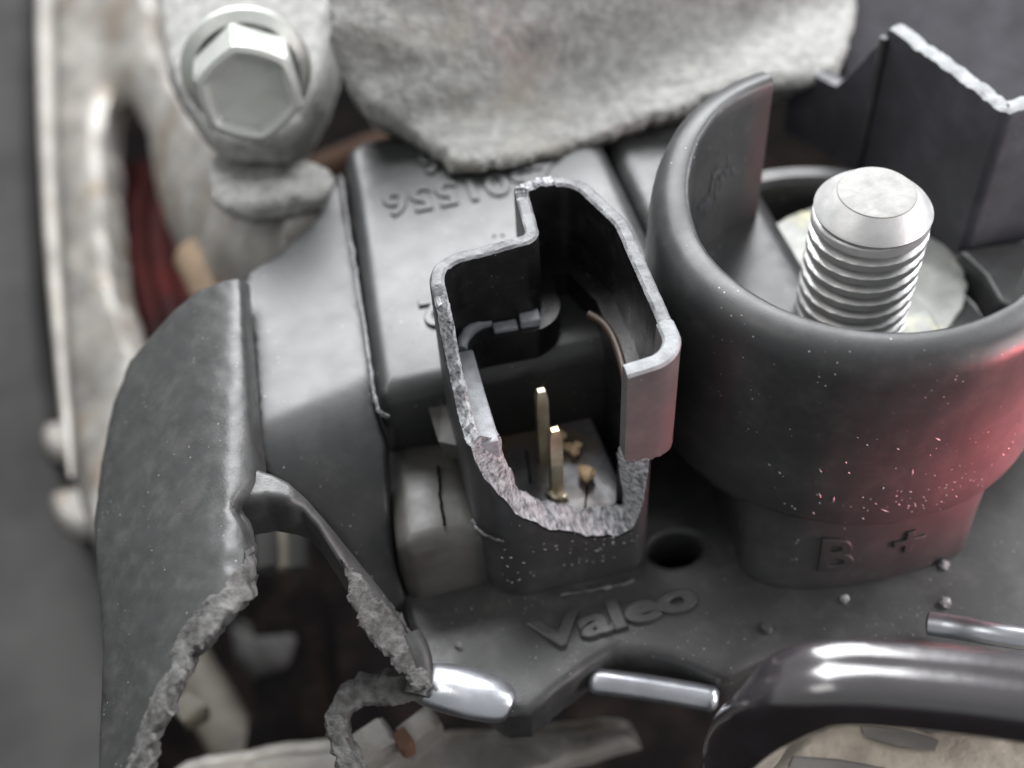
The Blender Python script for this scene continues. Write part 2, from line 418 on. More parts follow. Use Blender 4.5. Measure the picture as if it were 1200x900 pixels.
def zt_of(p):
    """level at which the shell wall is broken off"""
    x, y = p; n1 = nz(x, y, 0, 1.6, 2)*.35+nz(x, y, 0, 4.5, 5)*.18
    if y < -12.9 and x < 8.6:               # front wall: torn away
        if x > 5.9 and y > -13.6 : pass
        z = interp(x, [(-5.8, 9.4), (-4.6, 6.6), (-3.2, 4.2), (-1, 1.6), (1.5, -.3), (4.6, -1.5), (6.2, -.9), (7.2, 1.6), (7.9, 4.2), (8.3, 6.5)])
        return z+n1
    if x < -4.9:                            # left wall falls towards the front
        z = interp(y, [(-13, 9.8), (-11.5, 9.6), (-9.5, 10.4), (-7.5, 12.2), (-5.8, 15.2), (-4.2, 16.3)])
        return z+n1*(1 if y < -5 else .2)
    if x > 7.6 and y < -11.6: return interp(y, [(-13.2, 7.0), (-12.5, 10.), (-11.8, 16.)])+n1*.4
    z = 16.3+.25*math.sin(x*.5)
    if abs(x-3) < 1.7 and y > 2.5: z += .15+.5*abs(nz(x, y, 0, 6, 3))
    return z+n1*.12
rings = {k: [] for k in range(14)}
for (p, nn) in zip(A_, N_in):
    zt = zt_of(p); th = .98 if zt > ZL else 2.3
    th = th if zt > ZL else 2.3*(1+.22*nz(p[0]*.8, p[1]*.8, 2, 1)+.10*nz(p[0]*3, p[1]*3, 2, 1))
    lowx = 1.5*max(0, min(1, (p[0]-3)/5.))  # the stem under the step is narrower on the right
    def q(off, z, up=True, j=0.):
        r = p+nn*off
        xx = r[0]-(0 if up else lowx)
        return (xx+j*nz(*r, z, 3, 1), r[1]+j*nz(*r, z, 3, 6), z+j*nz(*r, z, 4, 9))
    torn = zt < 15.5
    j = .16 if torn else .05
    zs = min(zt-.1, 6.0); up = zt > 6.2
    rings[0].append(q(.1, PZ-.2, False)); rings[1].append(q(.0, PZ+.5, False)); rings[2].append(q(0, min(zs-.35, 5.2), False))
    rings[3].append(q(0, zs, up)); rings[4].append(q(0, zt-.25, up)); rings[5].append(q(.06, zt-.06, up, j*.5))
    rings[6].append(q(th*.2, zt+.04, up, j)); rings[7].append(q(th*.4, zt+.02+(.25 if torn else 0), up, j)); rings[8].append(q(th*.6, zt+.02+(.45 if torn else 0), up, j))
    rings[9].append(q(th*.8, zt+.03+(.55 if torn else 0), up, j)); rings[10].append(q(th, zt-.12+(.4 if torn else 0), up, j*.5))
    zl = min(zt-.2, ZL); rings[11].append(q(th+.02, zl, up)); rings[12].append(q(2.3, zl-.02, up)); rings[13].append(q(2.3, -3., up))
def part_loft(name, ks, material):
    return loft(name, [rings[k] for k in ks], material, reg)
part_loft('socket_outer_wall', (0, 1, 2, 3, 4, 5), M['drum'])
rm = part_loft('socket_rim', (5, 6, 7, 8, 9, 10), M['fracture'])
rm.data.materials.append(M['rim'])
for pl in rm.data.polygons:
    if pl.center.z > 15.9*U and not (abs(pl.center.x/U-2.6) < 1.9 and pl.center.y > 2.2*U): pl.material_index = 1
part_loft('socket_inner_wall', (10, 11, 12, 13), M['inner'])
# grey ledge strips standing on the inner ledge
def strip(name, a, b, w, z, h, material, jag=.0):
    a = np.array(a); b = np.array(b); c = (a+b)/2; L = np.linalg.norm(b-a); ang = math.degrees(math.atan2(b[1]-a[1], b[0]-a[0]))
    return box(name, (c[0], c[1], z-h/2), (L, w, h), material, reg, bev=.12, rot=Rz(ang), jag=jag)
M['ledge'] = mat('pale_grey_plastic_ledge', (.30, .31, .33), .5, dark=(.18, .185, .20), nscale=30, bump=.5, bscale=90, bdist=.08)
strip('inner_ledge', (-4.2, -4.3), (-4.35, -12.7), 1.5, 9.62, 6, M['ledge'])
a, b = W(578, 383, 9.6)[:2], W(606, 378, 9.6)[:2]; strip('inner_ledge', a, b, .85, 9.6, 5, M['ledge'])
a, b = W(609, 371, 9.9)[:2], W(632, 368, 9.9)[:2]; strip('inner_ledge', a, b, 1.15, 9.95, 5, M['ledge'])
arc = [W(x, y, 9.5) for x, y in ((541, 410), (543, 397), (551, 387), (563, 379), (575, 376))]
tube('inner_ledge', arc, .42, M['ledge'], reg, n=10, rough=.08)
M['pale_edge'] = mat('stress_whitened_plastic', (.30, .31, .32), .6, dark=(.20, .21, .22), nscale=30, bump=.6, bscale=90, bdist=.1)
M['tab'] = mat('pink_sheen_grey_plastic', (.105, .098, .10), .42, bump=.3, bscale=120, bdist=.03, dust=.3, dustcol=(.2, .19, .19), speck=.5)  # lighter, faintly pink base: reflected light put into the tab's colour
M['brownplastic'] = mat('brown_plastic', (.07, .045, .032), .45, bump=.3, bscale=60, bdist=.08)  # plain brown tone for the right-hand ledge strip
arc = [W(x, y, 9.2) for x, y in ((690, 368), (708, 378), (722, 400), (733, 440), (738, 480))]
tube('inner_ledge', arc, .30, M['brownplastic'], reg, n=8)
# socket floor
flo = rpoly([(-3.9, -12.9, 1.2), (5.6, -12.9, 1.5), (5.3, -2.3, .8), (-3.3, -2.1, .8)], 6)
sheet('socket_floor', [flo], lambda x, y: -1.0+.12*nz(x, y, 0, .6), 0, M['floor_plastic'], reg, grid=.8, rnd=.5, rdrop=.4, px=False, step=.5, bottom=-4)
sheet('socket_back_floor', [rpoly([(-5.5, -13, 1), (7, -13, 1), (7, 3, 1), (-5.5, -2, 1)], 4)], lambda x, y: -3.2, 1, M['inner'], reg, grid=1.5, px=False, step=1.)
tube('drip_trace', [W(x, y, .8) for x, y in ((566, 445), (572, 462), (590, 470), (612, 466), (626, 462))], .22, M['ledge'], reg, n=8, rough=.12)
text('mould_mark', '2', W(581, 516, -.9)+np.array([0, -1.0, -.08]), 1.7, Rz(-8), M['floor_plastic'], reg, extrude=.10, offset=.0)
# crack grooves on the floor
for pts in (((617, 528), (619, 545), (622, 566)), ((688, 570), (686, 590), (685, 600))):
    tube('crack_line', [W(x, y, -.92) for x, y in pts], .07, M['dark'], reg, n=6)
# contact blades
def blade(name, top, base_z, wx, wy):
    z0 = base_z; x, y, z1 = top
    prof = [(z0, 1, 1), (z1-1.0, 1, 1), (z1-.35, .85, .8), (z1, .6, .5)]
    R_ = []
    for z, fx, fy in prof:
        a, b = wx*fx/2, wy*fy/2
        R_.append([(x+sx*a+.0, y+sy*b, z) for sx, sy in ((-1, -1), (1, -1), (1, 1), (-1, 1))])
    return loft(name, R_, M['brass'], reg, cap=True)
p1 = W(634, 457, 7.0); blade('contact_blade', p1, -1.2, .85, .8)
p2 = W(650, 503, 6.2); blade('contact_blade', p2, -1.2, .88, .9)
for dx, dy, s in ((0, -.5, .62), (-.35, -.1, .5), (.3, -.8, .42)):
    bm = bmesh.new(); bmesh.ops.create_icosphere(bm, subdivisions=2, radius=s)
    c = Vector((p2[0]+dx, p2[1]+dy, -.85)); V = []
    for v in bm.verts: q_ = v.co*(1+.5*nz(*(v.co*3), 1, dx)); V.append(tuple(c+Vector((q_.x, q_.y, q_.z*.7))))
    F = [tuple(v.index for v in f.verts) for f in bm.faces]; bm.free()
    o = link('solder_blob', V, F, M['brass'], reg, smooth=False)
# hanging remnant of the front wall: the tab around the right front corner
idx = [i for i, p in enumerate(A_) if (p[1] < -11.4 and p[0] > 7) or (p[1] < -13.5 and p[0] > 4.25)]
idx.sort(key=lambda i: (-(A_[i][1]) if A_[i][0] > 8.2 and A_[i][1] > -12.6 else 50+(-A_[i][0])) if True else 0)
idx = sorted(idx, key=lambda i: math.atan2(A_[i][1]+12.6, A_[i][0]-6.05), reverse=True)
RR = [[], [], [], [], [], [], []]
for i in idx:
    p, nn = A_[i], N_in[i]; fr = max(0, min(1, (p[0]-4.25)/4))
    zb = 7.4-1.0*fr+.35*nz(p[0]*3, p[1]*3, 1, 1)+.2*nz(p[0]*9, p[1]*9, 1, 1)
    zt = 16.3-.5*(1-fr)
    o1, o2 = p, p+nn*1.15
    sg = 1.
    RR[0].append((*o1, zb)); RR[1].append((*o1, zt-.2)); RR[2].append((*(o1+nn*.15), zt)); RR[3].append((*(o1+nn*.6), zt+.1))
    RR[4].append((*(o1+nn*1.0), zt)); RR[5].append((*o2, zt-.2)); RR[6].append((*o2, zb+.2))
tab = loft('hanging_wall_tab', [[r[k] for r in RR] for k in range(len(idx))], M['tab'], reg, cap=True)
tab.data.materials.append(M['pale_edge'])
for pl in tab.data.polygons:
    if pl.center.z > 16.0*U-.6*U and abs(pl.normal.z) > .35: pl.material_index = 1
# side latch wedge left of the shell
wd = [W(499, 468, 4.6), W(521, 455, 4.6), W(545, 455, 4.6), W(545, 512, 4.6), W(512, 505, 4.6)]
V = [tuple(p) for p in wd]+[(p[0]+.3, p[1], p[2]-3) for p in wd]
V[3] = (V[3][0], V[3][1], 3.4); V[4] = (V[4][0], V[4][1], 3.4)
o = link('latch_wedge', V, [(0, 1, 2, 3, 4), (9, 8, 7, 6, 5)]+[(i, (i+1) % 5, (i+1) % 5+5, i+5) for i in range(5)], M['ledge_sheen'], reg, angle=20)
# flakes of torn plastic along the front break
# burr at the foot of the stem
tube('mould_burr', [W(x, y, PZ+.15) for x, y in ((658, 697), (690, 691), (722, 688), (742, 680))], .13, M['rim'], reg, n=6, rough=.15)
tube('mould_burr', [W(x, y, 1.0) for x, y in ((553, 610), (560, 622), (575, 631), (590, 635))], .10, M['rim'], reg, n=6, rough=.10)

# --- terminal guard (the drum round the stud) --------------------------
CX, CY = 24.4, -5.1
A0, A1 = 101, 343
def notch(p):
    th = math.degrees(math.atan2(p[1]-CY, p[0]-CX)) % 360
    t = max(0., min(1., (190-th)/70.)); t = t*t*(3-2*t)
    return (p[0]+.04*nz(*p, 1.5, 1), p[1]+.04*nz(*p, 1.5, 4), p[2]+2.3*t*max(0, p[2]-2)/14.7)
prof = [(15.15, .25), (15.25, .6), (15.1, 4), (14.9, 9), (14.75, 13.6), (14.62, 14.9), (14.35, 15.7), (13.95, 16.2), (13.5, 16.5), (12.9, 16.66), (12.4, 16.7), (12.15, 16.6), (12.03, 16.3), (12.0, 15.4), (11.9, 9), (11.85, 2.0), (13, .3), (14.9, 0)]
dr = lathe('guard_wall', prof, (CX, CY), M['drum'], reg, n=150, a0=A0, a1=A1, close_prof=True, jitter=notch, angle=50)
lathe('guard_floor', [(11.95, 2.2), (7.5, 2.25), (7.4, 2.0), (3, 2.0)], (CX, CY), M['plastic'], reg, n=80)
lathe('guard_foot_ring', [(14.7, .02), (14.75, -.5), (14.5, -1.1), (13.5, -1.3)], (CX, CY), M['drum'], reg, n=120, a0=150, a1=360)
boss = [W(x, y, PZ)[:2] for x, y in ((862, 632), (863, 662), (886, 684), (930, 693), (1000, 688), (1060, 673), (1110, 658), (1138, 640))]+[np.array(p) for p in ((33.5, -12), (33.5, 8), (13, 8))]
boss = smooth_loop(boss, 2)
bl_ = resample(boss, .7); br_ = []
for f, z in ((0, PZ-.4), (.0, PZ+.05), (.10, PZ+.5), (.55, -3.2), (1, -.05), (1, .05)):
    rg = []
    for p in bl_:
        v = p-np.array([CX, CY]); r = np.hypot(*v); k = min(1, 14.8/r); rg.append((*(p*(1-f)+(np.array([CX, CY])+v*k)*f), z))
    br_.append(rg)
boss_o = loft('terminal_boss', br_, M['drum'], reg, cap=True)
lathe('raised_back_wall', [(13.2, 1.0), (13.2, 4.2), (13.6, 4.7), (14.8, 4.7), (15.2, 4.2), (15.2, -3)], (CX+.6, CY+3.5), M['plastic'], reg, n=40, a0=20, a1=100)
def on_mesh(o, px_, py_):
    d = Vector(FW + RT*(px_-600)/FPX - UP*(py_-450)/FPX).normalized()
    ok, loc, nrm, _ = o.ray_cast(Vector(CAM)*U, d)
    return (loc/U, nrm) if ok else (Vector(W(px_, py_, -3)), Vector((0, -1, 0)))
for ch, px_, py_, sz in (('B', 958, 668, 4.4), ('+', 1043, 652, 4.2)):
    p, nrm = on_mesh(boss_o, px_+22, py_-18)
    r_ = Vector((0, 0, 1)).cross(nrm).normalized(); u_ = nrm.cross(r_)
    if nrm.y > 0: r_, u_ = -r_, u_
    R3 = Matrix((r_, u_, r_.cross(u_))).transposed()
    text('terminal_mark', ch, tuple(p-r_*sz*.33-u_*sz*.33), sz, R3, M['plastic'], reg, extrude=.12, offset=.02, sx=1.1)
# tall broken socket behind the stud
wallp = [np.array(p) for p in ((30.6, 20.5), (34.3, 13.2), (37.3, .9), (37.9, .5), (47, 1.4))]
wallp = resample(wallp, .35, False)
R7 = [[] for _ in range(9)]
for i, p in enumerate(wallp):
    t = wallp[min(i+1, len(wallp)-1)]-wallp[max(i-1, 0)]; t /= np.hypot(*t); nn = np.array([-t[1], t[0]])
    nn = nn if nn @ np.array([1, 1.]) > 0 else -nn
    zt = 17.0+.22*nz(p[0], p[1], 0, 1.3)+.12*nz(p[0], p[1], 0, 4)-(0 if p[1] < 12.8 else 7.5*min(1, (p[1]-12.8)/3.5))
    R7[0].append((*(p), 2.5)); R7[1].append((*p, zt-.5)); R7[2].append((*(p+nn*.05), zt-.12))
    for k, f in ((3, .25), (4, .5), (5, .75)):
        R7[k].append((*(p+nn*1.35*f), zt+.05+.07*nz(p[0]*3, p[1]*3, f*5)+(.15*nz(p[0]*7, p[1]*7, f*9) if p[1] < 4 else 0)))
    R7[6].append((*(p+nn*1.35), zt-.12)); R7[7].append((*(p+nn*1.4), zt-.6)); R7[8].append((*(p+nn*1.4), 2.5))
tw = loft('tall_broken_wall', [[r[k] for r in R7] for k in range(len(wallp))], M['slate'], reg, cap=True, closed_ring=True, angle=40)
tw.data.materials.append(M['pale_edge'])
for pl in tw.data.polygons:
    if pl.center.y < 13.0*U and pl.center.z > 16.3*U and pl.normal.z > .4: pl.material_index = 1
tube('wall_rib', [(34.2, 12.9, 3), (34.15, 12.9, 9), (34.1, 12.9, 16.2)], .35, M['drum'], reg, n=8, it=1)
# grey shelf to the right of the floor
sh = [W(x, y, 4.0)[:2] for x, y in ((1123, 292), (1300, 268), (1300, 420), (1172, 352), (1155, 322))]
sheet('guard_shelf', [sh], lambda x, y: 4.0, 3, M['plastic'], reg, grid=1.2, rnd=.4, rdrop=.35, px=False, step=.6)

# --- scuffs and flecks of torn plastic ---------------------------------
SV, SF = [], []
rng = random.Random(3)
def fleck(p, nrm, L, w, ang):
    nrm = Vector(nrm).normalized(); t = nrm.orthogonal().normalized(); b = nrm.cross(t); d = t*math.cos(ang)+b*math.sin(ang); e = nrm.cross(d)
    p = Vector(p); k = len(SV); h = w*.5
    for q in (p-d*L/2, p+e*w/2, p+d*L/2, p-e*w/2, p+nrm*h): SV.append(tuple(q))
    SF.extend([(k, k+1, k+4), (k+1, k+2, k+4), (k+2, k+3, k+4), (k+3, k, k+4), (k+3, k+2, k+1, k)])
for i in range(75):          # outside of the guard, thickest low on its front
    th = math.radians(rng.gauss(-92, 20)); z = .6+abs(rng.gauss(0, 3.6))
    if not (-150 < math.degrees(th) < -30 and z < 12.5): continue
    r = np.interp(z, [.6, 4, 9, 13.4], [15.25, 15.1, 14.9, 14.7]); n_ = (math.cos(th), math.sin(th), 0)
    big = rng.random() < .12
    fleck((CX+n_[0]*r, CY+n_[1]*r, z), n_, rng.uniform(.5, 1.0) if big else rng.uniform(.14, .34), rng.uniform(.10, .2), rng.uniform(-.5, .5)+1.3)
for i in range(45):          # front of the plug socket
    fleck((rng.uniform(-4.5, 5.0), -14.9, rng.uniform(-4.3, .4)), (0, -1, 0), rng.uniform(.12, .4), .12, rng.uniform(0, 3))
for i in range(40):          # inside of the socket's back wall
    fleck((rng.uniform(-3.5, .5), -2.09, rng.uniform(10.5, 15.6)), (0, -1, 0), rng.uniform(.06, .2), .06, rng.uniform(0, 3))
for i in range(60):          # plate and block
    w = W(rng.uniform(500, 1180), rng.uniform(700, 770), PZ+.03)
    if w[1] > -28 and w[1] < -21.6 or w[0] < 12: fleck(w, (0, 0, 1), rng.uniform(.06, .2), .08, rng.uniform(0, 3))
for i in range(30):
    fleck((rng.uniform(-9, -2), rng.uniform(-2, 15), 7.0), (0, 0, 1), rng.uniform(.06, .22), .07, rng.uniform(0, 3))
def on_guard(px_, py_):
    best_ = None
    for z in np.arange(2.5, 18, .05):
        w = W(px_, py_, z); d = abs(math.hypot(w[0]-CX, w[1]-CY)-11.9)
        if w[1] > CY-4 and w[0] < CX and (best_ is None or d < best_[0]): best_ = (d, w)
    return best_[1]
for i in range(60):          # scraped patch inside the guard
    t = rng.random(); w = on_guard(822+30*t+rng.gauss(0, 5), 252-60*t+rng.gauss(0, 5)); n_ = np.array([CX-w[0], CY-w[1], 0.]); n_ /= np.hypot(*n_[:2])
    fleck(w+n_*.05, n_, rng.uniform(.4, 1.6), rng.uniform(.10, .22), rng.uniform(.9, 1.2))
fl = link('scuff_flecks', SV, SF, M['pale_edge'], reg, smooth=False); fl['kind'] = 'stuff'

# ================================================================== STUD
SX = CX+.5
stud = empty('terminal_stud', (CX, CY, 2.0), 'bright threaded steel stud standing inside the round black guard', 'stud')
NA, pitch = 96, 1.25; Vs = []; Fs = []; zb, ztop = 1.5, 15.9; nzs = 260
for k in range(nzs+1):
    z = zb+(ztop-zb)*k/nzs
    for j in range(NA):
        a = 2*math.pi*j/NA; ph = ((z/pitch)-a/(2*math.pi)) % 1.0
        tri = 1-abs(ph*2-1); r = 3.42+.62*min(1, max(0, (tri-.05)/.50))
        fade = max(0, min(1, (z-15.0)/.7)); r = r*(1-fade)+min(r, 3.85)*fade
        Vs.append((SX+r*math.cos(a), CY+r*math.sin(a), z))
for k in range(nzs):
    for j in range(NA):
        a, b = k*NA+j, k*NA+(j+1) % NA; Fs.append((a, b, b+NA, a+NA))
link('threaded_shaft', Vs, Fs, M['steel'], stud, angle=28)
lathe('chamfered_tip', [(3.95, 15.75), (4.0, 15.95), (3.86, 16.15), (2.66, 17.30)], (SX, CY), M['steel'], stud, n=96, angle=25)
lathe('flat_tip_face', [(2.665, 17.29), (2.60, 17.37), (2.4, 17.41), (1.5, 17.42), (.01, 17.40)], (SX, CY), M['stud_top'], stud, n=64)
def wj(p): return (p[0], p[1], p[2]+.10*nz(*p, .8))
lathe('washer', [(3.3, 3.0), (3.6, 3.15), (7.2, 3.1), (7.5, 2.9), (7.55, 2.2)], (SX, CY), M['washer'], stud, n=80, jitter=wj, angle=30)
plt = [W(x, y, 2.9)[:2] for x, y in ((862, 300), (900, 262), (950, 240), (1000, 236), (1060, 262), (1112, 284), (1124, 300), (1140, 345), (1100, 400), (900, 380))]
sheet('contact_plate', [plt], lambda x, y: 2.75+.12*nz(x, y, 0, .7), .8, M['washer'], stud, grid=.8, rnd=.3, rdrop=.25, px=False, step=.6, smooth_it=1, jag=.15)

# ================================================================== CRUMBS
def crumb(px_, py_, r, label):
    c = W(px_, py_, -.75+r*.5); bm = bmesh.new(); parts = 3
    V = []; F = []
    for k in range(parts):
        b2 = bmesh.new(); bmesh.ops.create_icosphere(b2, subdivisions=2, radius=r*random.uniform(.55, .8))
        off = Vector((random.uniform(-.6, .6)*r, random.uniform(-.7, .7)*r, random.uniform(-.1, .3)*r)); base = len(V)
        for v in b2.verts: V.append(tuple(Vector(c)+off+v.co*(1+.6*nz(*(v.co*4), 1, k+px_))))
        F += [tuple(base+v.index for v in f.verts) for f in b2.faces]; b2.free()
    bm.free()
    return tag(link('corrosion_crumb', V, F, M['crumb'], None, smooth=False), label, 'crumb', 'tan crumbs on the socket floor')
crumb(660, 508, .42, 'small tan crumb touching the front contact blade, rearmost on the socket floor')
crumb(664, 524, .38, 'tiny tan crumb between the front blade and the two-lobed crumb')
crumb(676, 524, .56, 'elongated tan crumb in the middle of the socket floor')
crumb(689, 556, .74, 'largest tan crumb, nearest the torn front edge of the socket')

# ================================================================== BROKEN REAR COVER
cov = empty('rear_cover', (-20, -10, -5), 'dusty dark grey plastic cover left of the regulator with a ragged hole', 'cover')
def fA(px_, py_):
    # dish between the ridge and the regulator, dropping away to the front
    t = max(0, py_-(560-.42*px_+60)) ; return 5.6-.00011*t*t-.012*t
pA = [(283, 322), (330, 290), (372, 250), (392, 205), (400, 215), (410, 270), (422, 345), (434, 430), (440, 480), (452, 520), (456, 600), (464, 660), (474, 700), (492, 780), (480, 775), (462, 740), (440, 700), (415, 655), (380, 610), (340, 575), (304, 550), (297, 480), (291, 400)]
sheet('recessed_panel', [pA], fA, 1.6, M['plastic'], cov, grid=9, rnd=5, rdrop=.5)
def fB(px_, py_):
    cx = 275-(py_-330)*.03; d = max(0, cx-px_); e = max(0, px_-cx)
    return 9.3-.00030*d*d-.010*d-.0009*e*e-max(0, py_-640)*.006
pB = [(180, 385), (200, 362), (232, 336), (262, 325), (284, 322), (289, 400), (295, 480), (303, 548), (300, 562), (290, 573), (279, 584), (278, 595), (290, 630), (293, 655), (289, 690), (282, 706), (252, 732), (240, 752), (222, 762), (216, 790), (200, 812), (190, 838), (178, 860), (165, 905), (160, 960), (110, 960), (118, 760), (112, 680), (108, 610), (116, 540), (130, 470), (150, 420)]
sheet('rounded_corner', [pB], fB, 1.8, M['dusty'], cov, grid=8, rnd=6, rdrop=.8, jag=5, jagfrom=lambda x, y: 1 if (y > 590 and x > 165) else 0, rough=.10, rscale=1.2)
# crumbled lip of the hole
lip = [(291, 640), (295, 668), (291, 694), (252, 736), (224, 766), (219, 792), (202, 816), (193, 840), (180, 864), (168, 905), (158, 960), (138, 960), (150, 880), (162, 846), (176, 812), (192, 780), (203, 750), (216, 728), (242, 702), (270, 672)]
sheet('crumbled_lip', [lip], lambda x, y: fB(x, y)+.12, 1.7, M['crust'], cov, grid=4.5, step=4.5, rnd=3, rdrop=.25, rough=.17, rscale=1.5, jag=5)
# bright arch of the hole
def fArch(px_, py_):
    return interp(px_+.35*(py_-580), [(280, 8.3), (340, 7.8), (390, 5.2), (440, 2.2), (480, 0), (520, -2), (560, -3.4)])
arch = [(299, 546), (318, 552), (338, 562), (360, 582), (392, 620), (424, 660), (452, 694), (474, 728), (486, 765), (474, 770), (456, 742), (432, 708), (408, 674), (386, 640), (368, 612), (352, 594), (336, 587), (312, 583), (292, 586), (274, 588), (258, 590), (258, 562), (280, 548)]
sheet('hole_arch', [arch], fArch, 3.2, M['dusty'], cov, grid=5, rnd=7, rdrop=.7, back=False, rough=.06)
# crumbled strip down the right of the hole
cs = [(398, 652), (412, 664), (432, 684), (455, 712), (478, 742), (494, 772), (502, 802), (486, 808), (470, 788), (452, 768), (434, 752), (420, 728), (410, 700)]
sheet('crumbled_edge', [cs], lambda x, y: fArch(x, y)+.35, 2.0, M['crust'], cov, grid=4.5, step=4.5, rnd=3, rdrop=.3, rough=.26, rscale=1.5, jag=5)
# curled broken strap under the hole
st = [(506, 794), (480, 790), (450, 792), (416, 796), (392, 814), (378, 842), (384, 868), (396, 905), (420, 970), (446, 970), (424, 900), (406, 866), (404, 846), (416, 830), (442, 822), (474, 822), (508, 816)]
sheet('torn_strap', [st], lambda x, y: -4.4-(y-800)*.012, 2.0, M['crust'], cov, grid=4.5, step=4.5, rnd=4, rdrop=.4, rough=.30, rscale=1.4, jag=4)
st = [(480, 745, -2.8), (490, 765, -3.2), (494, 790, -4), (488, 815, -4.4)]
tube('rounded_post', [W(*p) for p in st], .9, M['dusty'], cov, n=14)

# ================================================================== METAL CASTINGS BEHIND
hous = empty('alternator_housing', (0, 25, 0), 'pale grey sand-cast aluminium housing reaching over the regulator at the top', 'casting')
def fH(px_, py_):
    yc = 150-(px_-500)*.33          # crease between the dull upper face and the lighter lower lip
    z = 8.2+(200-py_)*.010+.048*9*math.log1p(math.exp(min(30, (yc-py_)/9)))+1.3*nz(px_*.005, py_*.013, 1, 1, 3)+.22*nz(px_*.016, py_*.03, 2, 1, 8)
    return z
pH = [(386, -40), (384, 36), (392, 62), (405, 92), (428, 122), (452, 140), (482, 152), (500, 165), (528, 191), (560, 190), (600, 184), (650, 172), (700, 156), (740, 142), (780, 128), (810, 118), (860, 100), (930, 92), (984, 80), (996, 50), (1004, 10), (1010, -40)]
sheet('cast_face', [pH], fH, 5, M['cast'], hous, grid=6, rnd=9, rdrop=1.0, rough=.24, rscale=1.2, jag=3, step=5)
def fBs(px_, py_): return 9+max(0, 60-py_)*.02-max(0, py_-90)*.02
pBs = [(184, -40), (182, 20), (190, 70), (205, 100), (222, 125), (240, 150), (262, 162), (330, 162), (355, 130), (372, 95), (384, 60), (388, 20), (390, -40)]
sheet('bolt_boss', [pBs], fBs, 5, M['cast'], hous, grid=7, rnd=16, rdrop=2.5, rough=.3, rscale=.8)

# hex bolt with a dished head
bolt = empty('hex_bolt', W(290, 100, 10), 'dull zinc hex bolt with a dished head in the housing at upper left', 'bolt')
ax = Vector((-.02, -.97, .22)).normalized(); xa = ax.orthogonal().normalized(); ya = ax.cross(xa)
bc = Vector(W(292, 112, 15.2))
def bring(r, h, hexy, n=72, rot=12):
    out = []
    for j in range(n):
        a = 2*math.pi*j/n; rr = r
        if hexy:
            b = (math.degrees(a)+rot) % 60-30; rr = r*math.cos(math.radians(30))/math.cos(math.radians(b))
            rr = rr*hexy+r*.95*(1-hexy)
        out.append(tuple(bc+xa*rr*math.cos(a)+ya*rr*math.sin(a)+ax*h))
    return out
loft('bolt_flange', [bring(3.5, -6.2, 0), bring(5.0, -6.2, 0), bring(5.3, -5.6, 0), bring(5.2, -5.1, 0), bring(4.3, -4.5, 0)], M['bolt'], bolt, angle=30)
loft('bolt_head', [bring(4.45, -4.9, 1), bring(4.5, -.75, 1), bring(4.2, -.1, .55), bring(3.75, .05, .5), bring(3.3, -.15, 1), bring(3.1, -1.0, 1), bring(2.0, -1.15, 1), bring(.02, -1.15, 0)], M['bolt'], bolt, angle=22)

# bracket arm with the lobe that tucks under the cover
br = empty('cast_bracket', (-30, 20, -20), 'blurred light grey forked cast bracket running down the left side', 'bracket')
def fK(px_, py_):
    return interp(px_, [(20, -40), (110, -32), (180, -22), (250, -6), (330, 2), (420, 3)])-max(0, py_-200)*.01
pK = [(36, -60), (38, 60), (46, 160), (52, 260), (58, 350), (66, 450), (78, 540), (96, 622), (122, 628), (128, 560), (140, 480), (156, 440), (160, 396), (138, 350), (126, 290), (122, 220), (119, 160), (122, 108), (136, 86), (154, 98), (168, 145), (176, 205), (194, 250), (222, 284), (254, 303), (282, 308), (300, 302), (330, 290), (370, 262), (398, 226), (400, 200), (372, 178), (320, 166), (262, 158), (225, 122), (205, 80), (182, 40), (176, -60)]
sheet('forked_arm', [pK], fK, 4, M['cast_soft'], br, grid=9, rnd=22, rdrop=5, rough=1.1, rscale=.14, step=8, smooth_it=1)
for q in ([(44, 492), (80, 486), (122, 478), (126, 506), (112, 528), (70, 532), (48, 522)], [(50, 572), (84, 566), (118, 562), (120, 600), (98, 624), (66, 612)]):
    sheet('cast_lump', [q], lambda x, y: -48, 3, M['cast_soft'], br, grid=7, rnd=11, rdrop=2.2, smooth_it=1)
lb = [(244, 172), (300, 168), (350, 176), (396, 198), (398, 222), (370, 232), (330, 240), (290, 246), (252, 236), (240, 205)]
sheet('lobe_pad', [lb], lambda x, y: 4.2-(y-170)*.01, 3, M['cast'], br, grid=7, rnd=12, rdrop=1.2, rough=.25, rscale=1., smooth_it=1)
rb = [(52, -40, -31), (54, 120, -32), (60, 260, -33), (70, 400, -33), (84, 560, -34)]
tube('edge_rib', [W(*p) for p in rb], lambda t: 1.2-.9*t*t, M['cast_soft'], br, n=14)

# winding seen through the fork
wd_ = empty('varnished_winding', W(185, 300, -48), 'dark red varnished winding glimpsed through the fork of the bracket', 'winding')
for k in range(7):
    q = k*13-36
    tube('wire_strand', [W(x+q, y+abs(q)*.3, -46-(k % 2)*2) for x, y in ((178, 190), (166, 250), (172, 320), (196, 400))], 1.25, M['red'], wd_, n=12)
coil = [W(x, y, -16) for x, y in ((232, 300), (246, 325), (258, 350), (266, 375))]
tag(tube('pale_bushing', coil, 2.6, M['beige'], None, n=18), 'pale tan bushing between the bracket lobe and the dusty cover', 'bushing')
coil = [W(x, y, -22) for x, y in ((360, 205), (410, 182), (460, 165), (520, 150))]
tag(tube('brown_conduit', coil, 1.7, M['rust'], None, n=18), 'dark brown conduit in the gap right of the hex bolt', 'conduit')

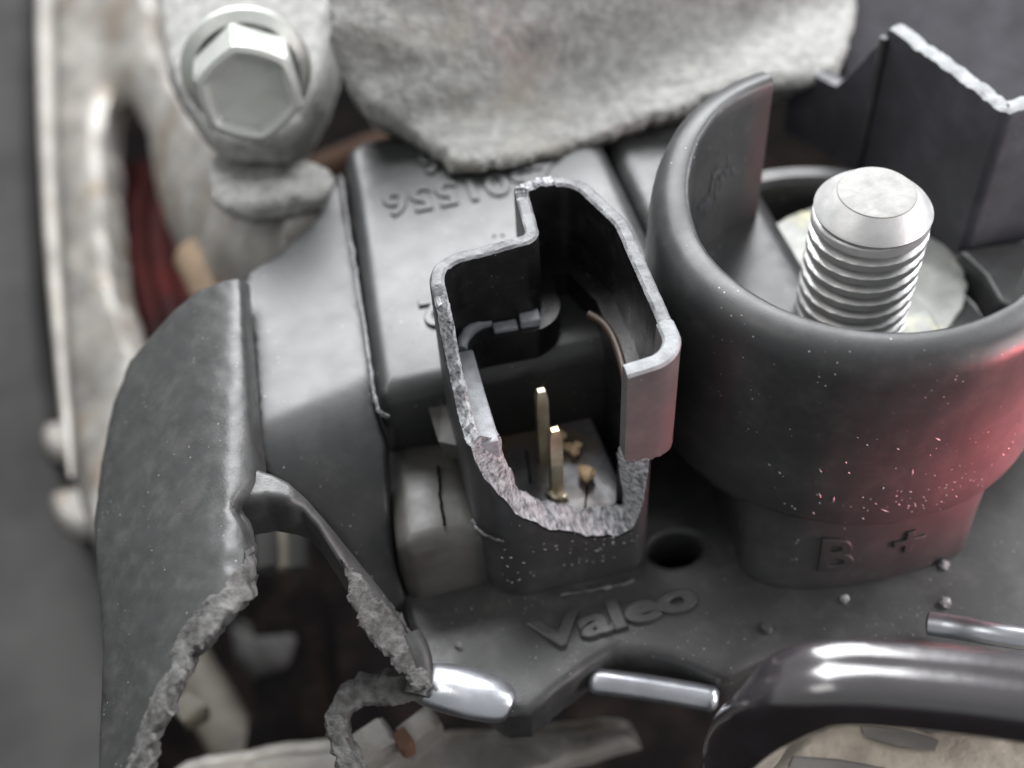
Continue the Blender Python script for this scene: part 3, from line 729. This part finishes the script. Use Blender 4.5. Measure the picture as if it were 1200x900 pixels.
# grey panel at the far left and slate panel at the upper right
pL = [(-120, -80), (26, -80), (30, 200), (44, 420), (70, 560), (100, 640), (128, 700), (128, 980), (-120, 980)]
tag(sheet('grey_side_panel', [pL], lambda x, y: -52+(x+40)*.02, 4, M['greyfar'], None, grid=30, rnd=20, rdrop=2), 'blurred matt grey panel along the left edge of the picture', 'panel')
pS = [(1008, -60), (990, 60), (984, 92), (1003, 150), (1010, 190), (1300, 190), (1300, -60)]
tag(sheet('slate_side_panel', [pS], lambda x, y: -2+(190-y)*.05, 3, M['slate'], None, grid=16, rnd=4, rdrop=.4), 'slate blue plastic panel in the upper right behind the tall broken wall', 'panel')
cl = [(987, 92), (1004, 86), (1030, 83), (1034, 90), (1018, 118), (1004, 140), (996, 125)]
tag(sheet('white_clip', [cl], lambda x, y: 4.2+max(0, 102-y)*.10, 1.5, M['cast_soft'], None, grid=5, rnd=4, rdrop=.4), 'small white-edged clip tip between housing and tall broken wall', 'clip')

# ================================================================== PIECES ALONG THE BOTTOM
def groove(a):   # a shallow groove along the upper side
    d = (a-math.radians(92)+math.pi) % (2*math.pi)-math.pi
    sq = (abs(math.cos(a))**4+abs(math.sin(a))**4)**-.25
    return sq*(1-.05*math.exp(-(d/.09)**2))
ht = [(1290, 832, 11), (1150, 812, 11), (1050, 802, 11), (975, 798, 11), (925, 812, 9), (888, 842, 4), (862, 890, -4), (850, 980, -14)]
tag(tube('black_tube', [W(*p) for p in ht], 2.0, M['hose'], None, n=40, shape=groove), 'glossy black bent tube with a pale streak, lower right', 'tube')
bb = [(690, 797, -8.5), (740, 803, -8.5), (790, 811, -8.5), (842, 820, -8.5)]
tag(tube('steel_pin', [W(*p) for p in bb], lambda t: .95*min(1, .25+6*min(t, 1-t))**.6, M['bar'], None, n=20), 'short bright steel pin in the dark gap under the Valeo name', 'pin')
bb = [(490, 800, -5.5), (515, 804, -5.2), (550, 812, -5.2), (580, 820, -5.4), (598, 828, -5.8)]
tag(tube('steel_clip', [W(*p) for p in bb], lambda t: .7+1.1*math.sin(math.pi*min(1, .12+t*.8)), M['bar'], None, n=24, flat=.8), 'bright leaf-shaped steel clip end at the left foot of the regulator', 'clip')
bb = [(1085, 730, -5.0), (1120, 735, -4.6), (1160, 742, -3.2), (1260, 756, -3)]
tag(tube('steel_wire', [W(*p) for p in bb], lambda t: .85*min(1, .2+9*t)**.6, M['bar'], None, n=20), 'bright steel wire end tinged red at the right edge', 'wire')
pt = [(870, 1000), (905, 905), (950, 858), (985, 838), (1040, 836), (1110, 848), (1300, 880), (1300, 1000)]
tc_ = empty('tan_casting', W(1050, 880, -14), 'blurred tan casting in the lower right corner under the tube', 'casting')
sheet('cast_face', [pt], lambda x, y: -12, 3, M['tan'], tc_, grid=12, rnd=10, rdrop=1, rough=.3, rscale=.5)
for q in ([(1010, 850), (1060, 856), (1100, 868), (1096, 880), (1050, 874), (1012, 862)], [(930, 888), (985, 892), (1040, 902), (1040, 912), (980, 902), (925, 900)]):
    sheet('stained_recess', [q], lambda x, y: -11.5, .5, M['label_dark'], tc_, grid=8)
pb = [(150, 980), (190, 905), (300, 885), (420, 872), (560, 866), (660, 856), (744, 852), (752, 868), (700, 884), (630, 905), (560, 980)]
tag(sheet('lower_casting', [pb], lambda x, y: -22, 4, M['cast_soft'], None, grid=12, rnd=10, rdrop=1.5, rough=.4, rscale=.3), 'blurred pale casting running along the bottom edge, left of centre', 'casting')
bl = empty('finned_nut', W(325, 640, -20), 'blurred metal nut with pale flanks inside the upper part of the hole', 'nut')
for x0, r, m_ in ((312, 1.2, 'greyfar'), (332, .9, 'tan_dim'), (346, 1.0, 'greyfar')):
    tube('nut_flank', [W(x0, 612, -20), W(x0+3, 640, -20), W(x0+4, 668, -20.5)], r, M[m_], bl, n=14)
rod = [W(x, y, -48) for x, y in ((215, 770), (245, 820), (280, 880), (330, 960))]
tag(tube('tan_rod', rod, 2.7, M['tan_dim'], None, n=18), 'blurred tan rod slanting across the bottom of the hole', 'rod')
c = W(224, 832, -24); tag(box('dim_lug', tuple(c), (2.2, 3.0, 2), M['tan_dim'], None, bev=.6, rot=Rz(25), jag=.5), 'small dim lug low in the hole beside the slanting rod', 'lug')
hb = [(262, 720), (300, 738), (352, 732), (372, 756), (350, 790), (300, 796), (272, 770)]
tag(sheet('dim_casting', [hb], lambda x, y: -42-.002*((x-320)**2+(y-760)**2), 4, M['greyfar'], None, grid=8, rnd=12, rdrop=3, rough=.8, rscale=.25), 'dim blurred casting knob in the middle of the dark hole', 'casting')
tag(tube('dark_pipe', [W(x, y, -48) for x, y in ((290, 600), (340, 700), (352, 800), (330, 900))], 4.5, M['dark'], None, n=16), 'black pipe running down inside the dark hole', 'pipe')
for px_, py_, r, m_, lb_ in ((432, 872, 1.7, 'cast_soft', 'blue grey blurred fastener framed by the torn strap'), (492, 852, 1.4, 'cast_soft', 'whitish blurred fastener right of the torn strap')):
    c = W(px_, py_, -12); tag(box('fastener', (c[0], c[1], -13), (r*2.2, r*1.5, 3), M[m_], None, bev=.5, rot=Rz(20), jag=.4), lb_, 'fastener')
c = W(474, 870, -12); tag(box('rusty_tab', tuple(c), (1.2, 1.6, 1.5), M['copper'], None, bev=.3, rot=Rz(15), jag=.3), 'tiny rusty tab between the two blurred fasteners', 'tab')
for px_, py_, r, lb_ in ((990, 702, .32, 'pale grit speck in front of the raised B of the terminal boss'), (1108, 706, .42, 'largest pale grit speck, near the steel wire end'), (1106, 662, .40, 'pale grit speck at the right foot of the terminal boss')):
    c = W(px_, py_, PZ+.2); bm = bmesh.new(); bmesh.ops.create_icosphere(bm, subdivisions=2, radius=r)
    V = [tuple(Vector(c)+v.co*(1+.4*nz(*(v.co*5), 1, px_))) for v in bm.verts]; F = [tuple(v.index for v in f.verts) for f in bm.faces]; bm.free()
    tag(link('grit_speck', V, F, M['fracture'], None), lb_, 'grit', 'pale grit specks on the regulator plate')
